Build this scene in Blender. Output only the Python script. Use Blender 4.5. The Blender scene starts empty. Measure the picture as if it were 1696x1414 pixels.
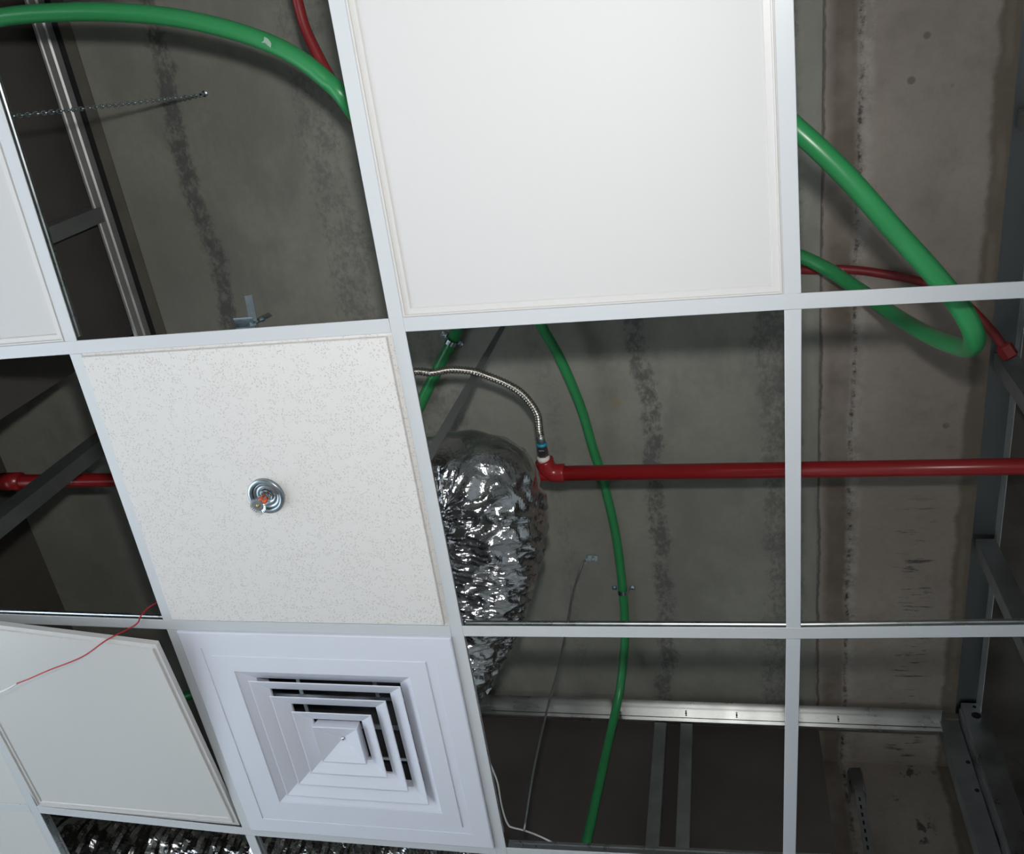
import bpy, bmesh, math, random
from mathutils import Vector, Matrix, noise
random.seed(7)
S = bpy.context.scene
COL = S.collection
# ------------------------------------------------------------------ camera
GZ = 3.0                       # height of the suspended ceiling grid above the floor
F_PX = 1521.66
CR = ((0.9725737, 0.1321524, 0.1914059), (-0.0339302, 0.8947206, -0.4453355), (-0.230107, 0.4266271, 0.8746657))
CAM = Vector((1.10827, -0.45916, GZ - 1.32193))
cr, cd, cf = (Vector(r) for r in CR)          # camera right, down, forward in the world
cam_d = bpy.data.cameras.new('camera')
cam_d.sensor_fit = 'HORIZONTAL'; cam_d.sensor_width = 36.0
cam_d.lens = 36.0 * F_PX / 1696.0
cam_d.clip_start = 0.02; cam_d.clip_end = 60
cam = bpy.data.objects.new('camera', cam_d); COL.objects.link(cam)
M = Matrix((cr, -cd, -cf)).transposed().to_4x4(); M.translation = CAM
cam.matrix_world = M
S.camera = cam
# ------------------------------------------------------------------ world, flash, exposure
w = bpy.data.worlds.new('daylight'); S.world = w; w.use_nodes = True
bg = w.node_tree.nodes['Background']; bg.inputs[0].default_value = (0.82, 0.91, 1.0, 1); bg.inputs[1].default_value = 4.4
fl = bpy.data.lights.new('camera_flash', 'SPOT'); fl.energy = 84; fl.spot_size = math.radians(112); fl.spot_blend = 1.0
fl.shadow_soft_size = 0.028; fl.color = (1.0, 0.985, 0.965)
flo = bpy.data.objects.new('camera_flash', fl); COL.objects.link(flo)
flo.location = CAM - cd * 0.135
aim = (cf - cr * 0.22 - cd * 0.12).normalized()
flo.rotation_euler = aim.to_track_quat('-Z', 'Y').to_euler()
S.view_settings.view_transform = 'Standard'; S.view_settings.look = 'None'
S.view_settings.exposure = 0.0; S.view_settings.gamma = 1.0
S.cycles.max_bounces = 8
# ------------------------------------------------------------------ helpers
def U(px, py, h):
    """world point seen at photo pixel (px,py), h metres above the ceiling grid"""
    d = cr * ((px - 848) / F_PX) + cd * ((py - 707) / F_PX) + cf
    return CAM + d * ((GZ + h - CAM.z) / d.z)
def UX(px, py, x):
    d = cr * ((px - 848) / F_PX) + cd * ((py - 707) / F_PX) + cf
    return CAM + d * ((x - CAM.x) / d.x)
def UY(px, py, y):
    d = cr * ((px - 848) / F_PX) + cd * ((py - 707) / F_PX) + cf
    return CAM + d * ((y - CAM.y) / d.y)

def mat(name, col, rough=0.6, metal=0.0, spec=0.5, noise_amt=0.0, noise_scale=8, bump=0.0, bump_scale=60, coat=0.0, rvar=0.0, alpha=1):
    m = bpy.data.materials.new(name); m.use_nodes = True
    nt = m.node_tree; b = nt.nodes['Principled BSDF']
    b.inputs['Base Color'].default_value = (*col, 1); b.inputs['Roughness'].default_value = rough
    b.inputs['Metallic'].default_value = metal; b.inputs['Specular IOR Level'].default_value = spec
    b.inputs['Coat Weight'].default_value = coat
    tc = nt.nodes.new('ShaderNodeTexCoord')
    if noise_amt or rvar:
        n = nt.nodes.new('ShaderNodeTexNoise'); n.inputs['Scale'].default_value = noise_scale; n.inputs['Detail'].default_value = 8
        nt.links.new(tc.outputs['Object'], n.inputs['Vector'])
        if noise_amt:
            r = nt.nodes.new('ShaderNodeValToRGB'); r.color_ramp.elements[0].position = 0.3; r.color_ramp.elements[1].position = 0.7
            r.color_ramp.elements[0].color = (*[c * (1 - noise_amt) for c in col], 1)
            r.color_ramp.elements[1].color = (*[min(1, c * (1 + noise_amt)) for c in col], 1)
            nt.links.new(n.outputs[0], r.inputs[0]); nt.links.new(r.outputs[0], b.inputs['Base Color'])
        if rvar:
            mr = nt.nodes.new('ShaderNodeMapRange'); mr.inputs[1].default_value = .3; mr.inputs[2].default_value = .7
            mr.inputs[3].default_value = max(.03, rough - rvar); mr.inputs[4].default_value = rough + rvar
            nt.links.new(n.outputs[0], mr.inputs[0]); nt.links.new(mr.outputs[0], b.inputs['Roughness'])
    if bump:
        n2 = nt.nodes.new('ShaderNodeTexNoise'); n2.inputs['Scale'].default_value = bump_scale; n2.inputs['Detail'].default_value = 5
        nt.links.new(tc.outputs['Object'], n2.inputs['Vector'])
        bp = nt.nodes.new('ShaderNodeBump'); bp.inputs['Strength'].default_value = bump; bp.inputs['Distance'].default_value = 0.01
        nt.links.new(n2.outputs[0], bp.inputs['Height']); nt.links.new(bp.outputs[0], b.inputs['Normal'])
    return m

class G:
    """small node graph helper"""
    def __init__(s, m): s.nt = m.node_tree; s.b = s.nt.nodes['Principled BSDF']; s.tc = s.nt.nodes.new('ShaderNodeTexCoord')
    def n(s, t, **kw):
        x = s.nt.nodes.new(t)
        for k, v in kw.items(): setattr(x, k, v)
        return x
    def link(s, a, b): s.nt.links.new(a, b)
    def math(s, op, a, b=None, c=None, clamp=False):
        x = s.n('ShaderNodeMath', operation=op); x.use_clamp = clamp
        for i, v in enumerate((a, b, c)):
            if v is None: continue
            if isinstance(v, (int, float)): x.inputs[i].default_value = v
            else: s.link(v, x.inputs[i])
        return x.outputs[0]
    def noise(s, scale, detail=6, rough=.55, stretch=(1, 1, 1), off=(0, 0, 0)):
        mp = s.n('ShaderNodeMapping'); mp.inputs['Scale'].default_value = stretch; mp.inputs['Location'].default_value = off
        s.link(s.tc.outputs['Object'], mp.inputs['Vector'])
        x = s.n('ShaderNodeTexNoise'); x.inputs['Scale'].default_value = scale; x.inputs['Detail'].default_value = detail; x.inputs['Roughness'].default_value = rough
        s.link(mp.outputs[0], x.inputs['Vector']); return x.outputs[0]
    def ramp(s, v, a, b, lo=0.0, hi=1.0):
        x = s.n('ShaderNodeMapRange'); x.interpolation_type = 'SMOOTHSTEP'
        x.inputs[1].default_value = a; x.inputs[2].default_value = b; x.inputs[3].default_value = lo; x.inputs[4].default_value = hi
        s.link(v, x.inputs[0]); return x.outputs[0]
    def mix(s, f, a, b):
        x = s.n('ShaderNodeMix', data_type='RGBA')
        if isinstance(f, (int, float)): x.inputs[0].default_value = f
        else: s.link(f, x.inputs[0])
        for i, v in ((6, a), (7, b)):
            if isinstance(v, tuple): x.inputs[i].default_value = (*v, 1)
            else: s.link(v, x.inputs[i])
        return x.outputs[2]
    def band(s, x, xc, w, soft):
        d = s.math('ABSOLUTE', s.math('SUBTRACT', x, xc))
        return s.ramp(d, w, w + soft, 1.0, 0.0)
    def bump(s, h, strength, dist=.01):
        bp = s.n('ShaderNodeBump'); bp.inputs['Strength'].default_value = strength; bp.inputs['Distance'].default_value = dist
        s.link(h, bp.inputs['Height']); s.link(bp.outputs[0], s.b.inputs['Normal'])

# ------------------------------------------------------------------ materials
def concrete_slab():
    m = mat('cast_concrete_slab', (.2, .2, .18), .78); g = G(m)
    sp = g.n('ShaderNodeSeparateXYZ'); g.link(g.tc.outputs['Object'], sp.inputs[0]); x = sp.outputs[0]
    big = g.noise(2.2, 5); mid = g.noise(9, 7, .6, (1, .55, 1)); fine = g.noise(55, 6, .65)
    c = g.mix(g.ramp(big, .35, .65), (.212, .210, .176), (.282, .278, .237))
    c = g.mix(g.ramp(mid, .42, .68, 0, .55), c, (.165, .165, .145))
    wob = g.math('MULTIPLY', g.math('SUBTRACT', g.noise(3, 3, .5, (.2, 1, 1)), .5), .10)
    xx = g.math('ADD', x, wob)
    sn = g.math('ADD', g.math('MULTIPLY', g.noise(62, 8, .75, (1.2, .8, 1)), .62), g.math('MULTIPLY', g.noise(17, 5, .6), .38))
    for xc, wd, sf, lo, amt in ((-.268, .012, .045, .43, .92), (.89, .012, .045, .45, .85), (.30, .05, .12, .5, .45), (.13, .03, .1, .48, .5), (1.235, .03, .07, .46, .6), (.62, .01, .06, .5, .35)):
        bnd = g.band(xx, xc, wd, sf)
        # flecked: noise threshold slides open towards the middle of the band
        t = g.math('ADD', sn, g.math('MULTIPLY', bnd, .22))
        f = g.math('MULTIPLY', g.ramp(t, lo + .17, lo + .34), g.math('POWER', bnd, .7), clamp=True)
        c = g.mix(g.math('MULTIPLY', f, amt), c, (.070, .072, .070))
    # pale smear bands
    c = g.mix(g.math('MULTIPLY', g.band(xx, .47, .03, .05), g.ramp(g.noise(14, 6, .6), .45, .7, 0, .45)), c, (.26, .26, .24))
    spots = g.math('MULTIPLY', g.ramp(g.noise(13, 4, .5, (1, .6, 1), (3, 5, 0)), .70, .74), g.ramp(g.noise(2.3, 2, .5, (1, 1, 1), (9, 1, 0)), .5, .6))
    c = g.mix(g.math('MULTIPLY', spots, .7), c, (.27, .20, .09))
    c = g.mix(g.ramp(fine, .25, .8, 0, .35), c, (.18, .18, .16))
    # formwork seam against the beam
    c = g.mix(g.math('MULTIPLY', g.band(xx, 1.31, .002, .018), .6), c, (.23, .22, .19))
    g.link(c, g.b.inputs['Base Color'])
    g.bump(g.math('ADD', g.math('MULTIPLY', fine, .5), sn), .25, .006)
    return m
def concrete_beam():
    m = mat('brown_formed_concrete', (.2, .17, .14), .8); g = G(m)
    sp = g.n('ShaderNodeSeparateXYZ'); g.link(g.tc.outputs['Object'], sp.inputs[0]); x = sp.outputs[0]; y = sp.outputs[1]
    big = g.noise(2.0, 5, .55, (1, .6, 1)); mid = g.noise(11, 7, .6); fine = g.noise(60, 6, .65)
    c = g.mix(g.ramp(big, .35, .68), (.245, .208, .176), (.325, .281, .243))
    c = g.mix(g.ramp(mid, .5, .75, 0, .4), c, (.15, .125, .10))
    wob = g.math('MULTIPLY', g.math('SUBTRACT', g.noise(9, 6, .65, (.3, 1, 1)), .5), .030)
    xx = g.math('ADD', x, wob)
    c = g.mix(g.math('MULTIPLY', g.band(xx, 1.385, .016, .035), g.ramp(g.noise(4, 5), .35, .6, .25, .8)), c, (.085, .062, .042))
    crack = g.math('MULTIPLY', g.band(xx, 1.418, .0020, .005), g.ramp(g.noise(34, 6, .7), .40, .52))
    c = g.mix(crack, c, (.02, .018, .015))
    c = g.mix(g.math('MULTIPLY', g.band(xx, 1.427, .005, .022), g.ramp(g.noise(26, 7, .75), .40, .58, 0, .8)), c, (.36, .335, .30))
    c = g.mix(g.math('MULTIPLY', g.band(xx, 1.338, .001, .006), .8), c, (.05, .045, .04))
    c = g.mix(g.math('MULTIPLY', g.ramp(g.math('ADD', xx, g.math('MULTIPLY', g.math('SUBTRACT', g.noise(16, 6, .6, (1, 1, 1), (7, 0, 0)), .5), .03)), 1.684, 1.700), .85), c, (.105, .082, .056))
    c = g.mix(g.math('MULTIPLY', g.band(xx, 1.715, .003, .010), g.ramp(g.noise(8, 5), .45, .6, 0, .6)), c, (.19, .16, .12))
    # dark scuffs running across the board marks
    sc = g.math('MULTIPLY', g.ramp(g.noise(9, 6, .7, (1.2, 11, 1), (0, 3.1, 0)), .565, .61), g.math('MULTIPLY', g.ramp(x, 1.52, 1.58), g.ramp(x, 1.66, 1.62)))
    sc = g.math('MULTIPLY', sc, g.ramp(y, .85, 1.0))
    c = g.mix(g.math('MULTIPLY', sc, .9), c, (.045, .042, .038))
    pits = g.n('ShaderNodeTexVoronoi'); pits.inputs['Scale'].default_value = 11; g.link(g.tc.outputs['Object'], pits.inputs['Vector'])
    pit = g.math('MULTIPLY', g.ramp(pits.outputs['Distance'], .07, .12, 1, 0), g.ramp(g.noise(3, 2, .5, (1, 1, 1), (4, 4, 0)), .48, .55))
    c = g.mix(g.math('MULTIPLY', pit, .7), c, (.08, .065, .045))
    c = g.mix(g.ramp(fine, .3, .8, 0, .25), c, (.16, .14, .12))
    g.link(c, g.b.inputs['Base Color']); g.bump(g.math('ADD', g.math('MULTIPLY', fine, .5), mid), .2, .006)
    return m
def wall_concrete():
    m = mat('rough_wall_concrete', (.2, .18, .16), .85); g = G(m)
    big = g.noise(1.3, 6, .6); mid = g.noise(7, 7, .65, (1, 1, .5)); fine = g.noise(50, 5, .6)
    c = g.mix(g.ramp(big, .35, .65), (.065, .056, .048), (.095, .085, .072))
    c = g.mix(g.ramp(mid, .5, .7, 0, .6), c, (.04, .035, .03))
    g.link(c, g.b.inputs['Base Color']); g.bump(g.math('ADD', fine, mid), .3, .006)
    return m
def tile_mat():
    m = mat('mineral_fibre', (.61, .60, .585), .50, spec=.35); g = G(m)
    v = g.n('ShaderNodeTexVoronoi'); v.inputs['Scale'].default_value = 250; g.link(g.tc.outputs['Object'], v.inputs['Vector'])
    n = g.noise(60, 3); big = g.noise(38, 2, .5, (1, 1, 1), (2, 2, 2))
    hole = g.math('MULTIPLY', g.ramp(v.outputs['Distance'], .22, .38, 1, 0), g.ramp(n, .42, .50))
    c = g.mix(g.math('MULTIPLY', hole, .48), (.61, .60, .585), (.34, .31, .28))
    g.link(c, g.b.inputs['Base Color'])
    g.bump(g.math('ADD', g.math('MULTIPLY', hole, -1.0), g.math('MULTIPLY', big, .8)), .45, .0012)
    return m
M_SLAB = concrete_slab(); M_BEAM = concrete_beam(); M_WALL = wall_concrete(); M_TILE = tile_mat()
M_TEE = mat('white_blue_enamel', (.49, .515, .535), .34, spec=.5)
M_WEB = mat('galvanised_tee_steel', (.50, .54, .56), .30, 1.0, rvar=.06, noise_scale=30)
M_GALV = mat('galvanised_steel', (.50, .53, .55), .34, 1.0, noise_amt=.18, noise_scale=14, rvar=.10)
M_GALVD = mat('dull_galvanised_steel', (.34, .36, .37), .45, .9, noise_amt=.2, noise_scale=10)
M_ZINC = mat('bright_zinc', (.62, .72, .78), .18, 1.0, noise_amt=.15, noise_scale=40)
M_FRAME = mat('white_powder_coat', (.535, .53, .52), .38)
M_LENS = mat('opal_acrylic', (.505, .505, .505), .50, spec=.3)
M_LENS2 = mat('grey_opal_acrylic', (.53, .54, .53), .35, spec=.5)
M_DIFF = mat('lilac_white_enamel', (.60, .625, .70), .36)
M_BOX = mat('shade_black_sheet', (.012, .012, .013), .8)  # black colour stands in for the shade inside the diffuser box
M_GREEN = mat('green_plastic', (.028, .250, .080), .33, noise_amt=.10, noise_scale=5, spec=.5)
M_REDP = mat('red_enamel', (.25, .013, .015), .28, noise_amt=.12, noise_scale=4)
M_REDC = mat('red_plastic_conduit', (.19, .014, .016), .38)
M_WHITE = mat('white_cable_sheath', (.66, .68, .70), .4)
M_REDW = mat('red_wire_sheath', (.42, .02, .03), .4)
M_FLEX = mat('corrugated_stainless', (.60, .57, .52), .25, 1.0)
M_BLUE = mat('blue_tape', (.02, .30, .42), .4)
M_TAPE = mat('white_thread_tape', (.72, .70, .66), .6)
M_CHROME = mat('chrome', (.60, .64, .66), .16, 1.0)
M_RING = mat('satin_chrome_ring', (.34, .39, .42), .30, 1.0)
M_BRASS = mat('dull_brass', (.45, .35, .16), .35, 1.0)
M_ORANGE = mat('orange_bulb_glass', (.75, .10, .025), .2)
M_TRACK = mat('rolled_track_steel', (.58, .59, .58), .42, .75, noise_amt=.08, noise_scale=14, rvar=.05)
M_BACKT = mat('rolled_track_steel_bright', (.62, .63, .62), .30, 1.0, noise_amt=.10, noise_scale=9, rvar=.06)
M_DSTEEL = mat('shaded_rolled_steel', (.16, .17, .17), .40, 1.0)  # darker copy of the track steel, shade of the downward web put into the colour
M_BOARD = mat('dark_fibre_board', (.075, .066, .060), .8, noise_amt=.15, noise_scale=5)
M_BEAMD = mat('brown_concrete_edge', (.105, .095, .075), .85, noise_amt=.15, noise_scale=12)
M_SCRAPE = mat('pale_scrape', (.30, .42, .33), .6)
M_FOIL = mat('crumpled_foil', (.60, .61, .62), .13, 1.0, bump=.22, bump_scale=110, rvar=.05, noise_scale=6)
M_DARK = mat('dark_iron_strap', (.17, .175, .18), .5, .3)
M_HOLE = mat('punched_hole_shadowless_black', (.006, .006, .007), .9)
M_FLOOR = mat('grey_screed', (.52, .51, .49), .75, noise_amt=.1, noise_scale=3)
M_PAINT = mat('pale_wall_paint', (.55, .55, .53), .8, noise_amt=.04, noise_scale=3)

# ------------------------------------------------------------------ mesh helpers
def finish(name, bm, m, parent=None, smooth=False):
    bmesh.ops.recalc_face_normals(bm, faces=bm.faces[:])
    me = bpy.data.meshes.new(name); bm.to_mesh(me); bm.free()
    if smooth:
        for p in me.polygons: p.use_smooth = True
    ms = m if isinstance(m, (list, tuple)) else [m]
    for x in ms: me.materials.append(x)
    o = bpy.data.objects.new(name, me); COL.objects.link(o)
    if parent is not None:
        o.parent = parent; o.matrix_parent_inverse = Matrix.Translation(parent_origin(parent)).inverted()
    return o
def parent_origin(p):
    v = Vector(p.location)
    return v + parent_origin(p.parent) if (p.parent and p.type == 'EMPTY') else v
def thing(name, label, cat, loc=(0, 0, 0), group=None):
    o = bpy.data.objects.new(name, None); COL.objects.link(o); o.location = loc; o.empty_display_size = .05
    return tag(o, label, cat, group)
def tag(o, label, cat, group=None, kind=None):
    o['label'] = label; o['category'] = cat
    if group: o['group'] = group
    if kind: o['kind'] = kind
    return o
def struct(name, bm, m, label=None):
    o = finish(name, bm, m); o['kind'] = 'structure'
    if label: o['label'] = label
    return o
def box(bm, lo, hi):
    (x0, y0, z0), (x1, y1, z1) = lo, hi
    v = [bm.verts.new(p) for p in ((x0, y0, z0), (x1, y0, z0), (x1, y1, z0), (x0, y1, z0), (x0, y0, z1), (x1, y0, z1), (x1, y1, z1), (x0, y1, z1))]
    for f in ((0, 1, 2, 3), (4, 5, 6, 7), (0, 1, 5, 4), (1, 2, 6, 5), (2, 3, 7, 6), (3, 0, 4, 7)): bm.faces.new([v[i] for i in f])
def prism(bm, a, b, sec, up):
    """extrude a closed 2-D section [(s,t)] from a to b; t runs along up, s sideways"""
    a, b = Vector(a), Vector(b); d = (b - a).normalized(); up = Vector(up); up = (up - d * up.dot(d)).normalized(); sd = d.cross(up)
    r = [[bm.verts.new(p + sd * s + up * t) for s, t in sec] for p in (a, b)]
    n = len(sec)
    for i in range(n): bm.faces.new((r[0][i], r[0][(i + 1) % n], r[1][(i + 1) % n], r[1][i]))
    bm.faces.new(r[0]); bm.faces.new(r[1])
def rect(wd, ht, t0=0): return [(-wd / 2, t0), (wd / 2, t0), (wd / 2, t0 + ht), (-wd / 2, t0 + ht)]
def chan(wd, ht, th):   # open U section
    return [(-wd / 2, 0), (wd / 2, 0), (wd / 2, ht), (wd / 2 - th, ht), (wd / 2 - th, th), (-wd / 2 + th, th), (-wd / 2 + th, ht), (-wd / 2, ht)]
def spline(pts, seg=14):
    P = [Vector(p) for p in pts]; P = [P[0] * 2 - P[1]] + P + [P[-1] * 2 - P[-2]]; out = []
    for i in range(1, len(P) - 2):
        p0, p1, p2, p3 = P[i - 1:i + 3]
        for k in range(seg):
            t = k / seg
            out.append(.5 * ((2 * p1) + (p2 - p0) * t + (2 * p0 - 5 * p1 + 4 * p2 - p3) * t * t + (3 * p1 - p0 - 3 * p2 + p3) * t ** 3))
    out.append(P[-2]); return out
def tube(bm, path, rad, n=16, caps=True, disp=None):
    path = [Vector(p) for p in path]; N = len(path)
    tg = [(path[min(i + 1, N - 1)] - path[max(i - 1, 0)]).normalized() for i in range(N)]
    up = Vector((0, 0, 1)) if abs(tg[0].z) < .9 else Vector((1, 0, 0))
    a = (up - tg[0] * up.dot(tg[0])).normalized(); rings = []
    s = 0.0
    for i in range(N):
        if i: s += (path[i] - path[i - 1]).length
        a = (a - tg[i] * a.dot(tg[i])).normalized(); b = tg[i].cross(a)
        r = rad(s, i) if callable(rad) else rad
        ring = []
        for k in range(n):
            th = 2 * math.pi * k / n; dv = a * math.cos(th) + b * math.sin(th)
            rr = r + (disp(s, th, path[i] + dv * r) if disp else 0)
            ring.append(bm.verts.new(path[i] + dv * rr))
        rings.append(ring)
    for i in range(N - 1):
        for k in range(n):
            bm.faces.new((rings[i][k], rings[i][(k + 1) % n], rings[i + 1][(k + 1) % n], rings[i + 1][k]))
    if caps: bm.faces.new(rings[0]); bm.faces.new(rings[-1])
def lathe(bm, o, axis, prof, n=32, closed=False):
    o = Vector(o); ax = Vector(axis).normalized(); t = Vector((1, 0, 0)) if abs(ax.x) < .8 else Vector((0, 1, 0))
    a = (t - ax * t.dot(ax)).normalized(); b = ax.cross(a)
    R = [[bm.verts.new(o + ax * z + (a * math.cos(2 * math.pi * k / n) + b * math.sin(2 * math.pi * k / n)) * r) for k in range(n)] for r, z in prof]
    m = len(prof)
    for i in range(m if closed else m - 1):
        j = (i + 1) % m
        for k in range(n): bm.faces.new((R[i][k], R[i][(k + 1) % n], R[j][(k + 1) % n], R[j][k]))
    if not closed:
        bm.faces.new(R[0]); bm.faces.new(R[-1])
def obj_tube(name, path, rad, m, parent=None, n=16, **kw):
    bm = bmesh.new(); tube(bm, path, rad, n, **kw); return finish(name, bm, m, parent, True)
def obj_box(name, lo, hi, m, parent=None):
    bm = bmesh.new(); box(bm, lo, hi); return finish(name, bm, m, parent)
def obj_prism(name, a, b, sec, up, m, parent=None):
    bm = bmesh.new(); prism(bm, a, b, sec, up); return finish(name, bm, m, parent)

# ------------------------------------------------------------------ setting
SZ = GZ + 0.95                 # underside of the slab
X0, X1, Y0, Y1 = -1.9, 3.0, -3.2, 2.5
def sbox(name, lo, hi, m, label=None):
    bm = bmesh.new(); box(bm, lo, hi); return struct(name, bm, m, label)
sbox('floor', (X0 - .2, Y0 - .2, -.1), (X1 + .2, Y1 + .2, 0), M_FLOOR)
sbox('ceiling', (X0 - .2, Y0 - .2, SZ), (1.336, Y1 + .2, SZ + .2), M_SLAB, 'grey cast concrete slab with dark mottled joint streaks')
bm = bmesh.new(); box(bm, (1.336, Y0 - .2, SZ - .006), (1.733, 1.86, SZ + .2)); struct('ceiling_beam', bm, M_BEAM, 'brown formed concrete strip of the slab with a ragged seam')
sbox('ceiling_bay', (1.733, Y0 - .2, SZ + .002), (X1 + .2, Y1 + .2, SZ + .2), M_WALL, 'dark concrete bay beyond the brown strip')
sbox('ceiling_soffit', (1.336, 1.86, SZ + .002), (1.733, Y1 + .2, SZ + .2), M_WALL)
sbox('wall_right', (X1, Y0, 0), (X1 + .2, Y1, GZ), M_PAINT)
sbox('wall_upper_right', (X1, Y0, GZ), (X1 + .2, Y1, SZ + .002), M_WALL)
sbox('wall_back', (X0, Y1, 0), (X1, Y1 + .2, GZ), M_PAINT)
sbox('wall_upper_back', (X0, Y1, GZ), (X1, Y1 + .2, SZ), M_WALL)
sbox('wall_front', (X0, Y0 - .2, 0), (X1, Y0, SZ), M_PAINT)
# left wall with a wide daylight window, only in the room below the ceiling
WY0, WY1, WZ0, WZ1 = -1.6, 1.9, .35, 2.45
bm = bmesh.new()
box(bm, (X0 - .2, Y0, 0), (X0, Y1, WZ0)); box(bm, (X0 - .2, Y0, WZ1), (X0, Y1, SZ))
box(bm, (X0 - .2, Y0, WZ0), (X0, WY0, WZ1)); box(bm, (X0 - .2, WY1, WZ0), (X0, Y1, WZ1))
struct('wall_left', bm, M_WALL)
bm = bmesh.new()
for y in (WY0, (WY0 + WY1) / 2 - .03, WY1 - .06): box(bm, (X0 - .12, y, WZ0), (X0 - .06, y + .06, WZ1))
for z in (WZ0, WZ1 - .06): box(bm, (X0 - .12, WY0, z), (X0 - .06, WY1, z + .06))
struct('window_1', bm, M_FRAME)

sbox('daylight_block_left', (X0, Y0, GZ + .003), (-.70, .50, GZ + .015), M_PAINT)  # unseen boards, this and the next two, added to keep daylight out of the void
sbox('daylight_block_corner', (X0, .50, GZ + .003), (-1.26, Y1, GZ + .015), M_PAINT)
sbox('daylight_block_back', (-1.26, 1.86, GZ + .003), (1.90, Y1, GZ + .015), M_PAINT)
# ------------------------------------------------------------------ ceiling grid: node positions, offset to follow lens barrel distortion
OFF = {(-3, -1): (.0376, .0196), (-3, 0): (.0471, .0084), (-3, 1): (.0456, -.0073), (-3, 2): (.0461, -.0275), (-3, 3): (.045, -.045),
(-2, -2): (.0275, .0294), (-2, -1): (.0348, .0211), (-2, 0): (.042, .0082), (-2, 1): (.0392, -.0093), (-2, 2): (.040, -.0292), (-2, 3): (.04, -.05),
(-1, -2): (.0235, .0326), (-1, -1): (.0284, .0226), (-1, 0): (.0233, .0079), (-1, 1): (.0215, -.0062), (-1, 2): (.0266, -.0227), (-1, 3): (.0378, -.05),
(0, -2): (.0159, .0359), (0, -1): (.0186, .024), (0, 0): (-.0051, .0013), (0, 1): (-.0118, .0061), (0, 2): (-.0032, .0006), (0, 3): (.0156, -.0405),
(1, -2): (.0048, .0391), (1, -1): (.0028, .014), (1, 0): (-.003, -.0023), (1, 1): (-.0037, .0091), (1, 2): (-.0012, .0034), (1, 3): (.0034, -.0438),
(2, -2): (-.0098, .0423), (2, -1): (-.011, .0257), (2, 0): (.0039, -.0003), (2, 1): (.0038, .0009), (2, 2): (-.0053, -.0181), (2, 3): (-.0193, -.05),
(3, -2): (-.0279, .0455), (3, -1): (-.0321, .0284), (3, 0): (-.0362, .0068), (3, 1): (-.0404, -.0192), (3, 2): (-.0444, -.0496), (3, 3): (-.0485, -.06)}
def node(i, j):
    o = OFF.get((i, j), (0, 0)); return Vector((i * .6 + o[0], j * .6 + o[1], GZ))
def cell(i, j):
    A, B, C, D = node(i, j), node(i + 1, j), node(i + 1, j + 1), node(i, j + 1)
    def P(u, v, z=0.0):
        a, b = .5 + u / .6, .5 + v / .6
        p = (A * (1 - a) + B * a) * (1 - b) + (D * (1 - a) + C * a) * b
        return Vector((p.x, p.y, GZ + z))
    return P
def tee(name, pts, label, group, lift=0.0, cut=(0, 0), webgap=0.0):
    pts = [Vector(p) for p in pts]
    pts[0] = pts[0] + (pts[1] - pts[0]).normalized() * cut[0]; pts[-1] = pts[-1] + (pts[-2] - pts[-1]).normalized() * cut[1]
    t = thing(name, label, 'ceiling grid bar', pts[0], group)
    def sweep(nm, sec, m, q=None):
        q = q or pts; bm = bmesh.new(); rings = []
        for k, p in enumerate(q):
            d = (q[min(k + 1, len(q) - 1)] - q[max(k - 1, 0)]).normalized(); sd = d.cross(Vector((0, 0, 1)))
            rings.append([bm.verts.new(p + sd * s + Vector((0, 0, z + lift))) for s, z in sec])
        n = len(sec)
        for a, b in zip(rings, rings[1:]):
            for i in range(n): bm.faces.new((a[i], a[(i + 1) % n], b[(i + 1) % n], b[i]))
        bm.faces.new(rings[0]); bm.faces.new(rings[-1])
        return finish(nm, bm, m, t)
    sweep('flange', [(-.012, .0006), (-.0112, 0), (.0112, 0), (.012, .0006), (.012, .0016), (-.012, .0016)], M_TEE)
    q = list(pts)
    sweep('web', [(-.0012, .0016), (.0012, .0016), (.0012, .021), (.0034, .0225), (.0034, .0285), (-.0034, .0285), (-.0034, .0225), (-.0012, .021)], M_WEB, q)
    return t
N = node
tee('main_runner', [N(1, j) for j in range(-2, 4)], 'long white grid bar running down between sprinkler tile and foil duct', 'white ceiling grid bars')
tee('main_runner', [N(-1, j) for j in range(-2, 4)], 'white grid bar at the left end, beside the tilted light panel', 'white ceiling grid bars')
tee('main_runner', [N(3, j) for j in range(-2, 4)], 'white grid bar beyond the right wall framing', 'white ceiling grid bars')
c = .0122
for j, la, lb in ((-1, 'white grid bar above the top left light panel', 'white grid bar above the large light panel'),
                  (0, 'white grid bar along the top edge of the sprinkler tile', 'white grid bar under the bottom edge of the large light panel'),
                  (1, 'white grid bar between sprinkler tile and square air diffuser', 'white grid bar crossing below the red pipe on the right half'),
                  (2, 'white grid bar along the bottom edge of the air diffuser', 'white grid bar at the bottom right with the white cable resting on it')):
    tee('cross_tee', [N(-1, j), N(0, j), N(1, j)], la, 'white ceiling grid bars', cut=(c, c))
    tee('cross_tee', [N(1, j), N(2, j), N(3, j)], lb, 'white ceiling grid bars', cut=(c, c))
tee('cross_tee', [N(-3, 2), N(-2, 2), N(-1, 2)], 'white grid bar left of the bottom left corner tile', 'white ceiling grid bars', cut=(0, c))
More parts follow.
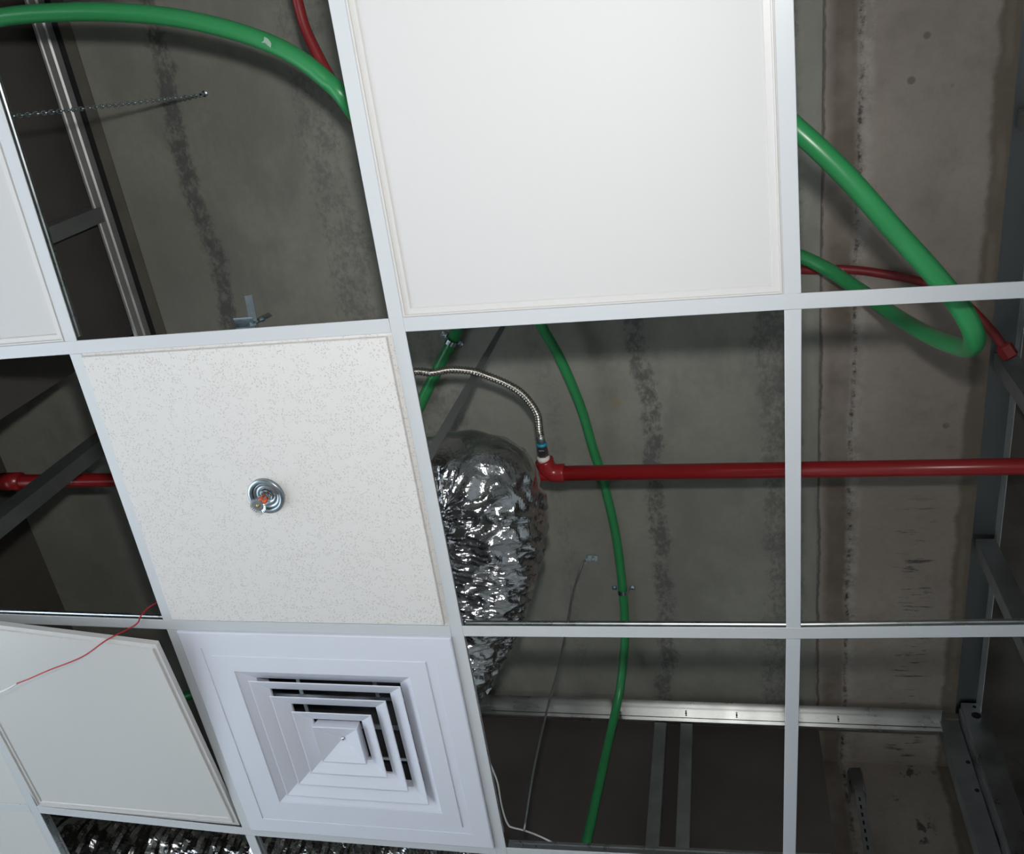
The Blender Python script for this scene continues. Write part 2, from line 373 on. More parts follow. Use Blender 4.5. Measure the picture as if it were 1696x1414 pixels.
for i, j, la in ((0, -1, 'short white grid bar on the right edge of the top left light panel'),
                 (0, 0, 'short white grid bar on the left edge of the sprinkler tile'),
                 (0, 1, 'short white grid bar between tilted light panel and air diffuser'),
                 (0, 2, 'short white grid bar under the bottom left corner of the air diffuser'),
                 (2, -1, 'short white grid bar on the right edge of the large light panel'),
                 (2, 0, 'short white grid bar crossed behind by the red pipe'),
                 (2, 1, 'short white grid bar at the bottom right, in front of the bright wall track'),
                 (-2, 1, 'short white grid bar beside the bottom left corner tile')):
    tee('cross_tee', [N(i, j), N(i, j + 1)], la, 'white ceiling grid bars', cut=(c, c))

# ------------------------------------------------------------------ panels
def sq_rings(bm, P, prof, u0=0, v0=0):
    """rings of a square profile: prof = [(half size, z)], joined by quads with mitred corners"""
    R = []
    for hs, z in prof: R.append([bm.verts.new(P(u0 + a * hs, v0 + b * hs, z)) for a, b in ((-1, -1), (1, -1), (1, 1), (-1, 1))])
    for a, b in zip(R, R[1:]):
        for i in range(4): bm.faces.new((a[i], a[(i + 1) % 4], b[(i + 1) % 4], b[i]))
    return R
def led_panel(P, label, zb=.0022, lens=M_LENS, reveal=True):
    o = P(0, 0, zb); t = thing('led_panel_light', label, 'ceiling light', o, 'square flat light panels')
    bm = bmesh.new()
    prof = [(.2975, zb + .011), (.2975, zb), (.2865, zb), (.2858, zb - .0035), (.2835, zb - .0035), (.2828, zb - .0005), (.2740, zb - .0005), (.2725, zb + .0015), (.2722, zb + .004)]
    R = sq_rings(bm, P, prof); bm.faces.new(R[0]); finish('frame', bm, M_FRAME, t)
    bm = bmesh.new(); v = [bm.verts.new(P(a * .2735, b * .2735, zb + .0018)) for a, b in ((-1, -1), (1, -1), (1, 1), (-1, 1))]
    v2 = [bm.verts.new(P(a * .2735, b * .2735, zb + .0035)) for a, b in ((-1, -1), (1, -1), (1, 1), (-1, 1))]
    bm.faces.new(v); bm.faces.new(v2)
    for i in range(4): bm.faces.new((v[i], v[(i + 1) % 4], v2[(i + 1) % 4], v2[i]))
    finish('diffuser_sheet', bm, lens, t)
    return t
led_panel(cell(1, -1), 'large unlit white light panel with stepped frame, top centre')
led_panel(cell(-1, -1), 'white light panel at the left edge beside the chain and dark recess')
# tilted panel hanging out of its opening
c0, c1, c2, c3 = U(-110, 1021.5, -.055), U(258, 1067.5, -.055), U(397, 1366.5, .0058), U(61, 1337, .0058)
nrm = (c1 - c0).cross(c3 - c0).normalized(); nrm = nrm if nrm.z > 0 else -nrm
def PT(u, v, z=0):
    a, b = .5 + u / .595, .5 + v / .595
    return (c0 * (1 - a) + c1 * a) * (1 - b) + (c3 * (1 - a) + c2 * a) * b + nrm * z
led_panel(PT, 'grey-white light panel tilted out of its opening, red wire passing under it', 0.0, M_LENS2)
def plain_tile(P, label):
    bm = bmesh.new()
    R = sq_rings(bm, P, [(.2965, .016), (.2965, .0018), (.2865, .0018), (.2865, .0012)]); bm.faces.new(R[0]); bm.faces.new(R[-1])
    return bm
bm = plain_tile(cell(-2, 1), ''); o = finish('ceiling_tile', bm, M_LENS2)
tag(o, 'plain grey-white corner tile at the bottom left edge with a tiny dark mark', 'ceiling tile')
pm = U(33.5, 1332.5, .0010); bm = bmesh.new(); lathe(bm, pm, (0, 0, 1), [(.0018, -.0004), (.0018, .0004)], 10); finish('dent_mark', bm, M_HOLE, o)
bm = plain_tile(cell(-2, 2), ''); o = finish('ceiling_tile', bm, M_LENS2)
tag(o, 'plain grey-white tile beyond the bottom left corner tile', 'ceiling tile')
# mineral fibre tile, tegular edge
P = cell(0, 0)
bm = bmesh.new()
sx = -.0035
def PTile(u, v, z=0): return P(u + sx * (abs(u) < .29), v, z)
R = sq_rings(bm, PTile, [(.2965, .016), (.2965, .0018), (.2835, .0018), (.2830, -.0050), (.2822, -.0058)]); bm.faces.new(R[0]); bm.faces.new(R[-1])
tl = finish('ceiling_tile', bm, M_TILE); tag(tl, 'white pinholed mineral fibre tile with a sprinkler head in it', 'ceiling tile')

# ------------------------------------------------------------------ air diffuser
P = cell(0, 1)
ZD = -.0045
t = thing('air_diffuser', 'square white four-way air diffuser with nested louvre rings', 'air vent', P(0, 0, 0))
def PD(u, v, z=0): return P(u, v, z)
bm = bmesh.new()
sq_rings(bm, PD, [(.2965, .012), (.2965, .0018), (.2875, .0018), (.2870, ZD), (.2845, ZD - .0012), (.2460, ZD - .0012), (.2450, ZD + .0004), (.2275, ZD + .0004), (.2260, ZD - .0016),
                  (.1880, ZD - .0016), (.1865, ZD + .0008), (.1560, .0125), (.1560, .050), (.2965, .050), (.2965, .012)])
finish('face_plate', bm, M_DIFF, t)
for k, hs in enumerate((.1640, .1260, .0875)):
    bm = bmesh.new(); zl = -.006 - .0012 * k
    sq_rings(bm, PD, [(hs, zl), (hs - .0012, zl - .0010), (hs - .0036, zl - .0004), (hs - .0330, zl + .0150), (hs - .0330, zl + .0200), (hs - .0315, zl + .0200), (hs - .0315, zl + .0163), (hs - .0030, zl + .0022), (hs, zl)])
    finish('louvre_ring', bm, M_DIFF, t)
bm = bmesh.new(); hs = .0495; zl = -.0105
R = sq_rings(bm, PD, [(hs - .003, zl + .0235), (hs, zl + .0012), (hs - .0014, zl - .0008), (hs - .003, zl), (.0015, zl + .0220)]); bm.faces.new(R[0]); bm.faces.new(R[-1])
core = finish('core_pyramid', bm, M_DIFF, t)
bm = bmesh.new(); lathe(bm, P(0, 0, zl + .018), (0, 0, 1), [(.0045, .004), (.0045, 0), (.002, -.0018)], 12); finish('screw', bm, M_CHROME, core, True)
bm = bmesh.new()
for s in (-1, 1):
    prism(bm, P(-.155, s * .085, .040), P(.155, s * .085, .040), rect(.008, .003), (0, 0, 1)); prism(bm, P(s * .085, -.155, .0432), P(s * .085, .155, .0432), rect(.008, .003), (0, 0, 1))
prism(bm, P(-.155, 0, .0465), P(.155, 0, .0465), rect(.014, .003), (0, 0, 1)); finish('support_bars', bm, M_GALV, t)
bm = bmesh.new()
R = sq_rings(bm, PD, [(.1605, .051), (.1605, .11), (.1585, .11), (.1585, .051), (.1605, .051)]); v = [bm.verts.new(PD(a * .1605, b * .1605, .1105)) for a, b in ((-1, -1), (1, -1), (1, 1), (-1, 1))]; bm.faces.new(v)
finish('plenum_box', bm, M_BOX, t)

# ------------------------------------------------------------------ sprinkler head
h0 = U(442, 820, -.0065)
t = thing('ceiling_sprinkler', 'chrome pendent sprinkler head with recessed ring in the white tile', 'sprinkler', h0)
bm = bmesh.new()
lathe(bm, h0, (0, 0, 1), [(.0350, .0010), (.0350, -.0050), (.0340, -.0062), (.0285, -.0068), (.0270, -.0058), (.0262, -.0042), (.0262, .0010)], 48, True)
finish('escutcheon_ring', bm, M_RING, t, True)
bm = bmesh.new(); lathe(bm, h0, (0, 0, 1), [(.0260, .0008), (.0260, -.0026), (.0225, -.0030), (.0215, -.0010), (.0200, -.0004), (.0190, -.0012), (.0180, -.0016), (.0110, -.0016), (.0110, .0008)], 48, True); finish('cup', bm, M_RING, t, True)
bm = bmesh.new(); lathe(bm, h0, (0, 0, 1), [(.010, .0036), (.010, -.008), (.0085, -.010), (.0045, -.010)], 6); finish('hex_body', bm, M_CHROME, t)
for s in (-1, 1):
    obj_tube('frame_arm', spline([h0 + Vector((s * .0080, s * .003, -.006)), h0 + Vector((s * .0105, s * .004, -.016)), h0 + Vector((s * .0075, s * .003, -.027)), h0 + Vector((s * .0015, 0, -.033))], 6), .0016, M_CHROME, t, 8)
for s in (-1, 1):
    bm = bmesh.new(); lathe(bm, h0 + Vector((s * .0042, s * .0016, -.010)), (0, 0, -1), [(.0008, 0), (.0030, .003), (.0034, .010), (.0018, .0165)], 12); finish('bulb', bm, M_ORANGE, t, True)
bm = bmesh.new(); lathe(bm, h0, (0, 0, 1), [(.0030, -.028), (.0042, -.031), (.0042, -.0345), (.0020, -.0375)], 16); finish('boss', bm, M_CHROME, t, True)
bm = bmesh.new(); n = 24; top = []; bot = []
for k in range(n * 4):
    th = 2 * math.pi * k / (n * 4); r = .0150 if (k % 4) in (0, 1) else .0105; dz = -.0015 if r > .012 else 0
    for l, z in ((top, -.0352), (bot, -.0364)): l.append(bm.verts.new(h0 + Vector((r * math.cos(th), r * math.sin(th), z + dz))))
bm.faces.new(top); bm.faces.new(bot)
for k in range(n * 4): bm.faces.new((top[k], top[(k + 1) % (n * 4)], bot[(k + 1) % (n * 4)], bot[k]))
df = finish('deflector', bm, M_CHROME, t)
bm = bmesh.new(); lathe(bm, h0, (0, 0, 1), [(.0036, -.0368), (.0030, -.0384), (.001, -.0384)], 12); finish('centre_screw', bm, M_BRASS, df, True)

# ------------------------------------------------------------------ red sprinkler main
HP = .60
pa, pb = U(912, 784, HP), U(1700, 772, HP); pdv = (pb - pa).normalized()
yl = U(20, 797, HP)
px1 = pa + pdv * ((X1 - .003 - pa.x) / pdv.x)
t = thing('sprinkler_pipe', 'straight red enamelled sprinkler pipe running left to right across the void', 'pipe', pa)
PR = .0212 * (U(1200, 780, HP) - CAM).dot(cf) / 2.39 * .985
plf = Vector((X0 + .003, yl.y + (yl.y - pa.y) * 0.02, GZ + HP))
obj_tube('pipe_body', [px1, pa + pdv * .02], PR, M_REDP, t, 28)
obj_tube('far_pipe', [pa, Vector((yl.x + .02, yl.y, GZ + HP)), Vector((X0 + .003, yl.y, GZ + HP))], PR, M_REDP, t, 28)
obj_tube('coupling', [yl + Vector((-.03, 0, 0)), yl + Vector((.03, 0, 0))], lambda s, i: PR * 1.35, M_REDP, t, 28)
e0 = U(903, 768, HP + .01); e1 = U(901, 757, HP + .01)
obj_tube('tee_fitting', spline([U(935, 783, HP), U(918, 783, HP), U(907, 776, HP), U(901, 762, HP)], 6), PR * 1.22, M_REDP, t, 24)
a0, a1 = U(901, 764, HP), U(899.5, 756, HP); ax = (U(897, 735, HP) - a0).normalized()
obj_tube('thread_tape', [a0 + ax * .002, a0 + ax * .014], PR * .82, M_TAPE, t, 24)

t = thing('sprinkler_hose', 'corrugated steel hose arching from the red pipe fitting towards the tile', 'hose', a0)
bm = bmesh.new(); lathe(bm, a0 + ax * .014, ax, [(PR * .60, 0), (PR * .74, .002), (PR * .74, .020), (PR * .66, .022), (PR * .66, .030)], 6); finish('hex_nut', bm, M_GALV, t)
obj_tube('blue_band', [a0 + ax * .043, a0 + ax * .050], PR * .68, M_BLUE, t, 24)
obj_tube('collar', [a0 + ax * .050, a0 + ax * .072], PR * .50, M_GALVD, t, 20)
hp = [a0 + ax * .07, U(893, 712, HP), U(889, 685, HP - .01), U(868, 655, HP - .02), U(840, 636, HP - .03), U(800, 620, HP - .04), U(778, 614, HP - .05), U(745, 612, HP - .06), U(715, 617, HP - .07), U(680, 616, HP - .08), U(600, 640, .42), U(500, 720, .30)]
hd = Vector((h0.x, h0.y, GZ + .22)); hp += [hd, Vector((h0.x, h0.y, GZ + .12))]
sp = spline(hp, 70)
bm = bmesh.new(); tube(bm, sp, .0088, 12, disp=lambda s, th, p: .0014 * math.sin(s * 2 * math.pi / .0072)); finish('hose_body', bm, M_FLEX, t, True)
obj_tube('drop_nipple', [Vector((h0.x, h0.y, GZ + .125)), Vector((h0.x, h0.y, GZ + .0))], .0105, M_GALV, t, 16)

# ------------------------------------------------------------------ green conduits
GR = .0160
def hose(name, label, pts, r, m, cat='conduit', seg=14, n=20, group=None):
    # r may be a number or a function of arc length
    o = obj_tube(name, spline(pts, seg), r, m, None, n); return tag(o, label, cat, group)
hs_ = .95 - .017
hose('green_conduit', 'thick green plastic conduit arching across the top left opening', [U(-260, 110, .34), U(-120, 55, .33), U(0, 29, .32), U(100, 20.5, .32), U(200, 21, .32), U(300, 31, .325), U(400, 55, .33), U(480, 88, .335), U(540, 132, .335), U(580, 176, .34),
      U(660, 300, .45), U(740, 400, .65), U(775, 490, .85), U(757, 548, hs_), U(728, 605, hs_), U(697, 668, hs_), U(610, 850, hs_), U(500, 1030, .85), U(400, 1120, .78), U(311, 1152, .74), U(220, 1175, .72)], GR, M_GREEN)
hose('green_conduit', 'green plastic conduit looping at the top right and curving down past the red pipe', [U(900, 60, .7), U(1000, 40, .5), U(1120, 80, .3), U(1240, 150, .18), U(1322, 216, .14), U(1400, 290, .125), U(1480, 380, .12), U(1545, 452, .115), U(1590, 508, .12), U(1612, 550, .13), U(1611, 572, .17), U(1592, 575, .26), U(1540, 556, .42), U(1480, 521, .60), U(1420, 478, .75), U(1335, 428, .86),
      U(1180, 372, .90), U(1000, 340, hs_), U(905, 370, hs_), U(868, 450, .86), U(880, 505, .86), U(897, 540, .865), U(924.6, 588, .875), U(946.7, 636, .885), U(964.7, 682, .90), U(980.8, 738, .915), U(996.8, 789, hs_), U(1012.5, 850, hs_), U(1023, 905, hs_), U(1031, 973, hs_), U(1034.5, 1020, hs_), U(1035, 1060, .925), U(1027, 1140, .87), UY(1012, 1210, 1.585), UY(992, 1300, 1.59), UY(970, 1400, 1.59), UY(955, 1470, 1.59)], lambda s_, i_: GR - .0028 * min(1, max(0, (s_ - 1.9) / 1.2)), M_GREEN)
# printed mark on the upper conduit
bm = bmesh.new(); pm = U(443, 70, .33)
dn = (pm - CAM).normalized(); e1 = (U(455, 76, .33) - U(431, 63, .33)).normalized(); e2 = dn.cross(e1)
pc = pm - dn * (GR + .0010)
a = [(-.009, -.006), (-.007, .000), (-.010, .006), (-.003, .003), (.002, .005), (.009, .006), (.007, -.001), (.003, -.004), (-.002, -.006)]
rows = [bm.verts.new(pc + e1 * x_ + e2 * y_ - dn * .0004) for x_, y_ in a]; row2 = [bm.verts.new(pc + e1 * x_ + e2 * y_ + dn * .0030) for x_, y_ in a]
bm.faces.new(rows); bm.faces.new(row2)
for i in range(len(a)): bm.faces.new((rows[i], rows[(i + 1) % len(a)], row2[(i + 1) % len(a)], row2[i]))
finish('scraped_mark', bm, M_SCRAPE, bpy.data.objects['green_conduit'])
# ------------------------------------------------------------------ red conduit
hose('red_conduit', 'thin dark red plastic conduit dropping at the top beside the large light panel', [U(470, -90, .50), U(490, -10, .48), U(505, 45, .47), U(530, 98, .46), U(560, 150, .45), U(620, 240, .5), U(760, 330, .62), U(950, 400, .8), U(1150, 437, .9), U(1330, 447, .935), U(1400, 446, .935), U(1460, 453, .93), U(1530, 468, .92), U(1590, 496, .90), U(1640, 545, .87), U(1662, 574, .86)], .0105, M_REDC)
t = thing('conduit_box', 'dark red conduit connector on the right wall framing', 'connector', U(1668, 578, .86))
bm = bmesh.new(); q = U(1660, 570, .86); q2 = U(1672, 588, .85); lathe(bm, q, (q2 - q).normalized(), [(.012, 0), (.019, .006), (.019, .034), (.012, .038)], 6); finish('connector_nut', bm, M_REDC, t)
hose('red_conduit', 'dark red conduit hanging in the bottom left opening in front of foil duct', [U(370, 1362, .5), U(371, 1395, .5), U(370, 1440, .5), U(368, 1500, .5)], .010, M_REDC)

# ------------------------------------------------------------------ pipe clips and anchors
def clip(px, py, dirpx, label):
    c = U(px, py, hs_); e = U(px + dirpx[0], py + dirpx[1], hs_); ac = (e - c).normalized()      # across the conduit
    al = Vector((-ac.y, ac.x, 0)).normalized()
    t = thing('conduit_clip', label, 'pipe clip', c)
    bm = bmesh.new(); prof = []
    n = 12; R1, R2 = GR + .0022, GR + .0006
    pts = [c + ac * (R1 * math.cos(math.pi * k / n)) - Vector((0, 0, 1)) * (R1 * math.sin(math.pi * k / n)) for k in range(n + 1)]
    pts = [c + ac * .034 + Vector((0, 0, .014)), c + ac * (R1 + .001) + Vector((0, 0, .014))] + pts + [c - ac * (R1 + .001) + Vector((0, 0, .014)), c - ac * .034 + Vector((0, 0, .014))]
    for p, q in zip(pts, pts[1:]): prism(bm, p - al * .006, p + al * .006, [(0, 0)], (0, 0, 1)) if 0 else None
    rows = [[bm.verts.new(p + al * s + Vector((0, 0, z))) for s, z in ((-.007, 0), (.007, 0), (.007, .0012), (-.007, .0012))] for p in pts]
    for a_, b_ in zip(rows, rows[1:]):
        for i in range(4): bm.faces.new((a_[i], a_[(i + 1) % 4], b_[(i + 1) % 4], b_[i]))
    bm.faces.new(rows[0]); bm.faces.new(rows[-1])
    finish('strap', bm, M_ZINC, t)
    for s in (-1, 1):
        bm = bmesh.new(); lathe(bm, c + ac * s * .027 + Vector((0, 0, .017)), (0, 0, -1), [(.0062, 0), (.0062, .006), (.003, .008)], 10); finish('screw', bm, M_ZINC, t)
clip(747, 565, (14, 8), 'zinc clip holding the green conduit near the large light panel corner')
clip(1032, 978, (14, 0), 'zinc clip holding the green conduit low down, above the horizontal bar')
clip(968, 742, (12, -6), 'x') if 0 else None

def angle_anchor(p, d, label, nm='ceiling_anchor'):
    p = Vector(p); d = Vector(d).normalized(); sd = Vector((-d.y, d.x, 0))
    t = thing(nm, label, 'anchor', p)
    bm = bmesh.new(); prism(bm, p - Vector((0, 0, .003)), p + d * .032 - Vector((0, 0, .003)), rect(.020, .0025), (0, 0, 1)); prism(bm, p - Vector((0, 0, .022)), p - Vector((0, 0, .001)), rect(.020, .0025), d); finish('bracket', bm, M_ZINC, t)
    bm = bmesh.new(); lathe(bm, p + d * .019, (0, 0, -1), [(.006, .001), (.006, .008), (.003, .010)], 6); finish('bolt', bm, M_ZINC, t)
    return t
wa = U(972, 923, .945); angle_anchor(wa, U(990, 924, .945) - wa, 'small zinc anchor on the slab holding the thin hanger wire')
wp = [wa - Vector((0, 0, .018)), U(966, 930, .91), U(957, 955, .87), U(948, 985, .80), U(938, 1040, .65), U(925, 1105, .49), U(905, 1180, .33), U(884, 1275, .165), U(868, 1375, .03)]
tag(obj_tube('hanger_wire', spline(wp, 8), .0028, M_GALVD, None, 8), 'thin grey hanger wire dropping from the slab anchor to the grid', 'wire')
# flat strap
s0 = U(838, 532, .95); sb = Vector((s0.x, s0.y, GZ + .02))
bm = bmesh.new()
rows = []
for k in range(30):
    f = k / 29; p = s0.lerp(sb, f); an = math.radians(-18 + 55 * f); e = Vector((math.cos(an), math.sin(an), 0)); nn = Vector((-e.y, e.x, 0))
    rows.append([bm.verts.new(p + e * a_ + nn * b_) for a_, b_ in ((-.009, -.001), (.009, -.001), (.009, .001), (-.009, .001))])
for a_, b_ in zip(rows, rows[1:]):
    for i in range(4): bm.faces.new((a_[i], a_[(i + 1) % 4], b_[(i + 1) % 4], b_[i]))
bm.faces.new(rows[0]); bm.faces.new(rows[-1])
tag(finish('hanger_strap', bm, M_DARK), 'dark flat steel strap slanting down behind the corrugated hose to the duct', 'strap')

# ------------------------------------------------------------------ chain
ca = U(340, 155, .95); cb = U(-100, 205, .02)
t = thing('hanging_chain', 'thin steel link chain hanging from the slab towards the left light panel', 'chain', ca)
bm = bmesh.new(); lathe(bm, ca, (0, 0, -1), [(.008, 0), (.008, .004), (.004, .006), (.004, .026)], 10); finish('eye_bolt', bm, M_ZINC, t)
L = (cb - ca).length; pitch = .0125; nl = int(L / pitch); d = (cb - ca).normalized()
u0 = d.cross(Vector((0, 1, 0))).normalized(); v0 = d.cross(u0)
bm = bmesh.new()
for k in range(nl):
    p = ca.lerp(cb, (k + .5) / nl) - Vector((0, 0, .022 * (1 - k / nl) + .02 * math.sin(math.pi * (k + .5) / nl))); a_ = u0 if k % 2 else v0
    ring = [p + d * (.0085 * math.cos(q)) + a_ * (.0038 * math.sin(q)) for q in [2 * math.pi * i / 8 for i in range(8)]]
    R = []
    for i in range(8):
        tg = (ring[(i + 1) % 8] - ring[i - 1]).normalized(); n1 = d.cross(a_); n2 = tg.cross(n1)
        R.append([bm.verts.new(ring[i] + (n1 * math.cos(q) + n2 * math.sin(q)) * .0013) for q in (0, math.pi / 2, math.pi, 3 * math.pi / 2)])
    for i in range(8):
        for j in range(4): bm.faces.new((R[i][j], R[i][(j + 1) % 4], R[(i + 1) % 8][(j + 1) % 4], R[(i + 1) % 8][j]))
lk = finish('links', bm, M_ZINC, t, True); lk['kind'] = 'stuff'

# ------------------------------------------------------------------ hanger bracket on the grid bar
b0 = U(417, 541, .0286)
t = thing('grid_clamp', 'small zinc clamp with upright tab standing on the bar above the sprinkler tile', 'bracket', b0)
bx = Vector((1, 0, 0)); by = Vector((0, 1, 0)); bz = Vector((0, 0, 1))
bm = bmesh.new(); tt = U(412, 490, .055); prism(bm, b0 + bx * .004 + bz * .002, tt, [(-.0065, -.004), (.0065, -.004), (.0065, .004), (.0045, .004), (.0045, -.002), (-.0045, -.002), (-.0045, .004), (-.0065, .004)], by); finish('upright_tab', bm, M_ZINC, t)
bm = bmesh.new(); prism(bm, b0 - bx * .030 - by * .006, b0 + bx * .006 - by * .006, rect(.022, .0025), bz); finish('base_plate', bm, M_ZINC, t)
bm = bmesh.new(); prism(bm, b0 + bx * .006 - by * .008 + bz * .001, U(447, 519, .050), rect(.020, .0025), by); finish('wing', bm, M_ZINC, t)
for dx, dz in ((-.012, .0025), (.020, .004)):
    bm = bmesh.new(); lathe(bm, b0 + bx * dx - by * .010 + bz * dz, (0, 0, 1), [(.005, 0), (.005, .007), (.0025, .009)], 8); finish('screw', bm, M_CHROME, t)

# ------------------------------------------------------------------ foil ducts
def foil_disp(amp, smooth_fn=None, seed=0.0):
    def rid(v): return 1 - 2.4 * abs(noise.noise(v))
    def f(s, th, p):
        cx, cy = math.cos(th), math.sin(th)
        rib = abs(math.sin(s * math.pi / .040 + 1.2 * noise.noise(Vector((p.x * 7, p.y * 7, p.z * 7 + seed)))))
        a = rid(Vector((s * 42 + seed, cx * 1.7 + s * 4, cy * 1.7))) + .50 * rid(Vector((s * 78 + seed, cx * 3.6, cy * 3.6 + 9 + s * 6)))
        b = rid(Vector((p.x * 15, p.y * 15, p.z * 15 + seed)))
        k = smooth_fn(s, th, p) if smooth_fn else 1
        return amp * (k * (.62 * (a - .9) + .40 * (b - .5)) + (.35 + .65 * k) * .45 * (rib - .6))
    return f
P = cell(0, 1)
dp = [U(470, 905, .43), U(560, 880, .43), U(640, 855, .43), U(705, 826, .43), U(758, 806, .42), U(800, 814, .40), U(811, 862, .37), U(805, 925, .345), U(790, 985, .32), U(767, 1045, .30), U(740, 1103, .285), U(708, 1152, .285), P(.09, .08, .29), P(.018, .012, .245), P(0, 0, .18), P(0, 0, .118)]
t = thing('foil_duct', 'large crumpled silver foil air duct bending down beside the sprinkler tile', 'duct', dp[3])
sp = spline(dp, 42)
ytop = U(800, 742, .41).y
def rad(s, i):
    f = i / len(sp); return .127 - .024 * min(1, max(0, (f - .38) / .4))
def smo(s, th, p): return min(1, max(.10, (p.y - ytop) / .05 + .4))
bm = bmesh.new(); tube(bm, sp, rad, 160, disp=foil_disp(.0125, smo)); finish('duct_skin', bm, M_FOIL, t, False)
# a second run along the bottom
dp2 = [Vector((-1.15, 1.66, GZ + .22)), Vector((-.8, 1.64, GZ + .21)), Vector((-.4, 1.59, GZ + .20)), Vector((0, 1.55, GZ + .19)), Vector((.30, 1.52, GZ + .18)), Vector((.50, 1.50, GZ + .18))]
bm = bmesh.new(); tube(bm, spline(dp2, 40), .115, 110, disp=foil_disp(.0095, seed=5.0)); o = finish('foil_duct', bm, M_FOIL); tag(o, 'second silver foil duct glimpsed behind the bottom edge openings', 'duct')

# ------------------------------------------------------------------ wall framing in the void
LIP = [(0, 0), (-.004, .002), (-.004, .026), (.0015, .029), (.0015, .034), (-.004, .037), (-.004, .062), (0, .064), (.050, .064), (.050, .0625), (.0015, .0625), (.0015, .0015), (.006, .0015), (.006, 0)]
def stud_sec(wd, dp_): return [(-wd / 2, 0), (wd / 2, 0), (wd / 2, dp_), (wd / 2 - .006, dp_), (wd / 2 - .006, .0015), (-wd / 2 + .006, .0015), (-wd / 2 + .006, dp_), (-wd / 2, dp_)]
def stud(p, along, wd, dp_, top, m, label, holes=()):
    p = Vector(p); along = Vector(along); sd = Vector((0, 0, -1)).cross(along)
    t = thing('wall_stud', label, 'steel framing', (p.x, p.y, GZ + .08), 'steel studs of the wall framing')
    bm = bmesh.new(); prism(bm, (p.x, p.y, top), (p.x, p.y, GZ + .08), stud_sec(wd, dp_), along); finish('stud_body', bm, m, t)
    for z, o, r in holes:
        bm = bmesh.new(); lathe(bm, Vector((p.x, p.y, GZ + z)) + sd * o, along, [(r, -.0006), (r, .0006)], 20); finish('hole', bm, M_HOLE, t)
# far partition
t = thing('wall_track', 'horizontal steel framing track along the far end of the slab, shining in the flash', 'steel framing', (.6, 1.66, GZ + .868))
bm = bmesh.new(); prism(bm, (-.46, 1.66, GZ + .876), (1.69, 1.66, GZ + .876), [(a_, b_ * .66) for a_, b_ in LIP], (0, 0, 1)); finish('track_channel', bm, M_BACKT, t)
for x in (.945, 1.100, 1.40):
    bm = bmesh.new(); lathe(bm, (x, 1.6555, GZ + .912), (0, -1, 0), [(.0028, 0), (.0028, .0010)], 10); finish('rivet', bm, M_HOLE, t)
sbox('trim_1', (-.50, 1.645, GZ + .922), (1.74, 1.713, SZ - .0062), M_BEAMD, 'concrete ledge above the far steel track')
stud((.868, 1.652, 0), (0, 1, 0), .036, .045, GZ + .866, M_GALVD, 'left one of the two grey steel studs below the far track')
stud((.948, 1.652, 0), (0, 1, 0), .036, .045, GZ + .866, M_GALVD, 'right one of the two grey steel studs below the far track')
sbox('wall_board', (-.50, 1.715, GZ + .06), (1.345, 1.73, SZ - .015), M_BOARD, 'dark board behind the two far studs')
bm = bmesh.new(); box(bm, (1.345, 1.86, GZ + .06), (1.74, 1.92, SZ + .001)); struct('wall_end', bm, M_BEAM, 'brown concrete face behind the far steel track')
# left partition
t = thing('wall_track', 'steel framing track along the left edge of the slab', 'steel framing', (-.53, 0, GZ + .885))
bm = bmesh.new(); prism(bm, (-.53, 1.66, GZ + .882), (-.53, -1.8, GZ + .882), LIP, (0, 0, 1)); finish('track_channel', bm, M_TRACK, t)
sbox('trim_2', (-.510, -1.8, SZ - .004), (-.478, 1.62, SZ + .05), M_BEAMD, 'brown edge strip of the slab beside the left steel track')
sbox('trim_3', (-.60, -1.8, SZ - .003), (-.511, 1.62, SZ + .05), M_HOLE, 'black strip above the left steel track')  # near-black strip between the slab edge and the left track
for y, la in ((-1.15, 'steel stud far up the left framing'), (-.06, 'steel stud in the dark recess behind the left light panel'), (.493, 'steel stud slanting across the dark opening left of the sprinkler tile')):
    stud((-.524, y, 0), (-1, 0, 0), .040, .050, GZ + .90, M_GALVD, la)
sbox('wall_board_left', (-.60, -1.9, GZ + .06), (-.585, .30, SZ - .004), M_BOARD, 'dark board behind the left framing')
sbox('wall_side', (-1.32, -3.1, GZ + .06), (-1.22, 2.45, SZ), M_WALL, 'dark concrete wall behind the left framing')
# right partition
sg = (Vector((0, 1, 0)).cross(Vector((0, 0, 1)))).x
t = thing('wall_track', 'steel framing track, web coloured dark as shade, with a shining lip along the right side of the brown strip', 'steel framing', (1.76, 0, GZ + .90))
bm = bmesh.new(); prism(bm, (1.762, -1.9, SZ), (1.762, 1.70, SZ), [(-.0275, 0), (.0290, 0), (.0290, .0015), (-.0290, .0015), (-.0290, -.006), (-.0275, -.006)], (0, 0, 1)); finish('track_channel', bm, M_DSTEEL, t)
bm = bmesh.new(); prism(bm, (1.762, -1.9, SZ), (1.762, 1.70, SZ), [(sg * .0275, -.0005), (sg * .0275, -.024), (sg * .0265, -.027), (sg * .0275, -.030), (sg * .0275, -.048), (sg * .0290, -.048), (sg * .0290, -.0005)], (0, 0, 1)); finish('track_lip', bm, M_TRACK, t)
for y, la, m_ in ((-.62, 'steel stud of the right framing above the top edge', M_GALVD), (-.06, 'steel stud at the right edge near the top', M_GALVD), (.51, 'steel stud on the right, beside the green conduit bend', M_GALVD), (1.045, 'steel stud on the right below the red pipe', M_GALVD), (1.64, 'wide steel corner stud at the bottom right with a round hole', M_GALV)):
    stud((1.741, y, 0), (1, 0, 0), .040, .048, SZ - .012, m_, la)
stud((1.775, 1.60, 0), (0, 1, 0), .060, .05, SZ - .010, M_GALV, 'broad steel stud face at the bottom right corner, punched near its top', [(.89, 0, .013), (.925, .003, .005)])
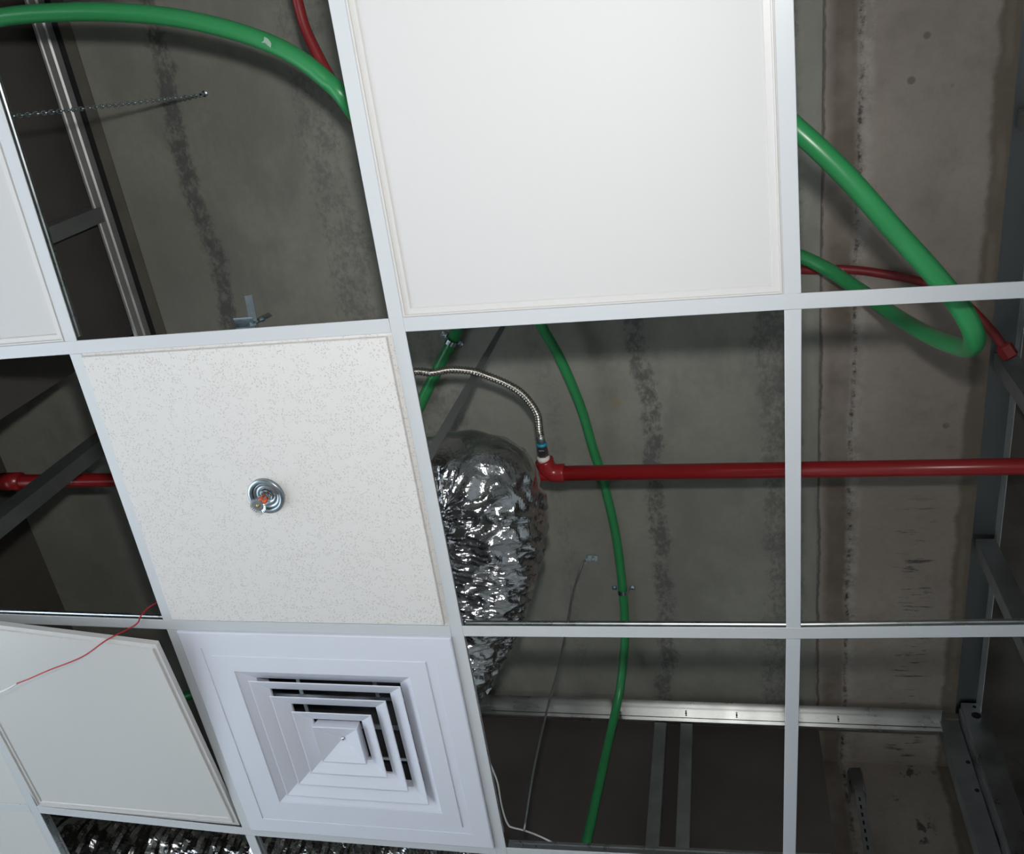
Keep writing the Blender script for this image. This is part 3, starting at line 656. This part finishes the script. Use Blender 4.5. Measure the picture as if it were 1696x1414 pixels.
stud((1.712, 1.652, 0), (0, 1, 0), .052, .05, GZ + .92, M_GALVD, 'steel stud closing the right end of the far track', [(.66, .016, .006), (.76, .016, .006)])
# perforated hanger at the bottom right
q0 = UY(1416, 1273, 1.80); q1 = Vector((q0.x - .004, q0.y - .005, GZ + .08))
t = thing('slotted_hanger', 'perforated steel hanger strip under a rounded bracket, bottom right opening', 'bracket', q0)
bm = bmesh.new(); prism(bm, q0 + Vector((0, .010, 0)), q0 + Vector((0, .010, -.085)), [(-.022, 0), (-.016, .012), (.016, .012), (.022, 0), (.022, -.05), (.020, -.05), (.020, 0), (.014, .010), (-.014, .010), (-.020, 0), (-.020, -.05), (-.022, -.05)], (0, -1, 0))
prism(bm, q0 + Vector((0, -.002, .0)), q0 + Vector((0, .055, .004)), rect(.034, .003), (0, 0, 1)); finish('folded_bracket', bm, M_GALV, t)
bm = bmesh.new(); prism(bm, q0 + Vector((0, -.004, -.07)), q1, rect(.026, .0025), (0, -1, 0)); finish('strip', bm, M_GALVD, t)
z = .115; Lq = (q0 - q1).length
while z < .58:
    f = z / Lq; c_ = (q0 + Vector((0, -.004, 0))).lerp(q1, f)
    bm = bmesh.new(); prism(bm, c_ + Vector((-.002, -.0026, 0)), c_ + Vector((-.002, -.0026, -.013)), rect(.005, .0010), (0, -1, 0)); finish('slot', bm, M_HOLE, t); z += .028

# ------------------------------------------------------------------ loose wires
wr = [U(300, 975, .10), U(259, 998, .04), U(244, 1008, .02), U(233, 1020, -.004), U(228, 1031, -.006), U(213, 1041, -.02), U(176, 1060, -.06), U(135, 1088, -.08), U(80, 1110, -.10), U(48, 1124, -.11), U(27, 1132, -.115)]
t = thing('loose_wire', 'thin red wire with white end dangling below the tilted light panel', 'wire', wr[1])
obj_tube('red_sheath', spline(wr, 8), .0015, M_REDW, t, 8)
obj_tube('white_end', spline([U(28, 1132, -.115), U(18, 1138, -.12), U(0, 1146, -.125), U(-40, 1160, -.13)], 6), .0024, M_WHITE, t, 8)
wc = [U(803, 1245, .10), U(815, 1272, .09), U(824, 1296, .085), U(829, 1325, .08), U(835, 1350, .075), U(842, 1366, .07), U(850, 1370.5, .065), U(868, 1375, .06), U(890, 1383, .05), U(913, 1394, .04), U(935, 1408, .0315), U(980, 1425, .06)]
tag(obj_tube('white_cable', spline(wc, 8), .0020, M_WHITE, None, 8), 'thin white cable bent down to the bottom grid bar beside the air diffuser', 'cable')
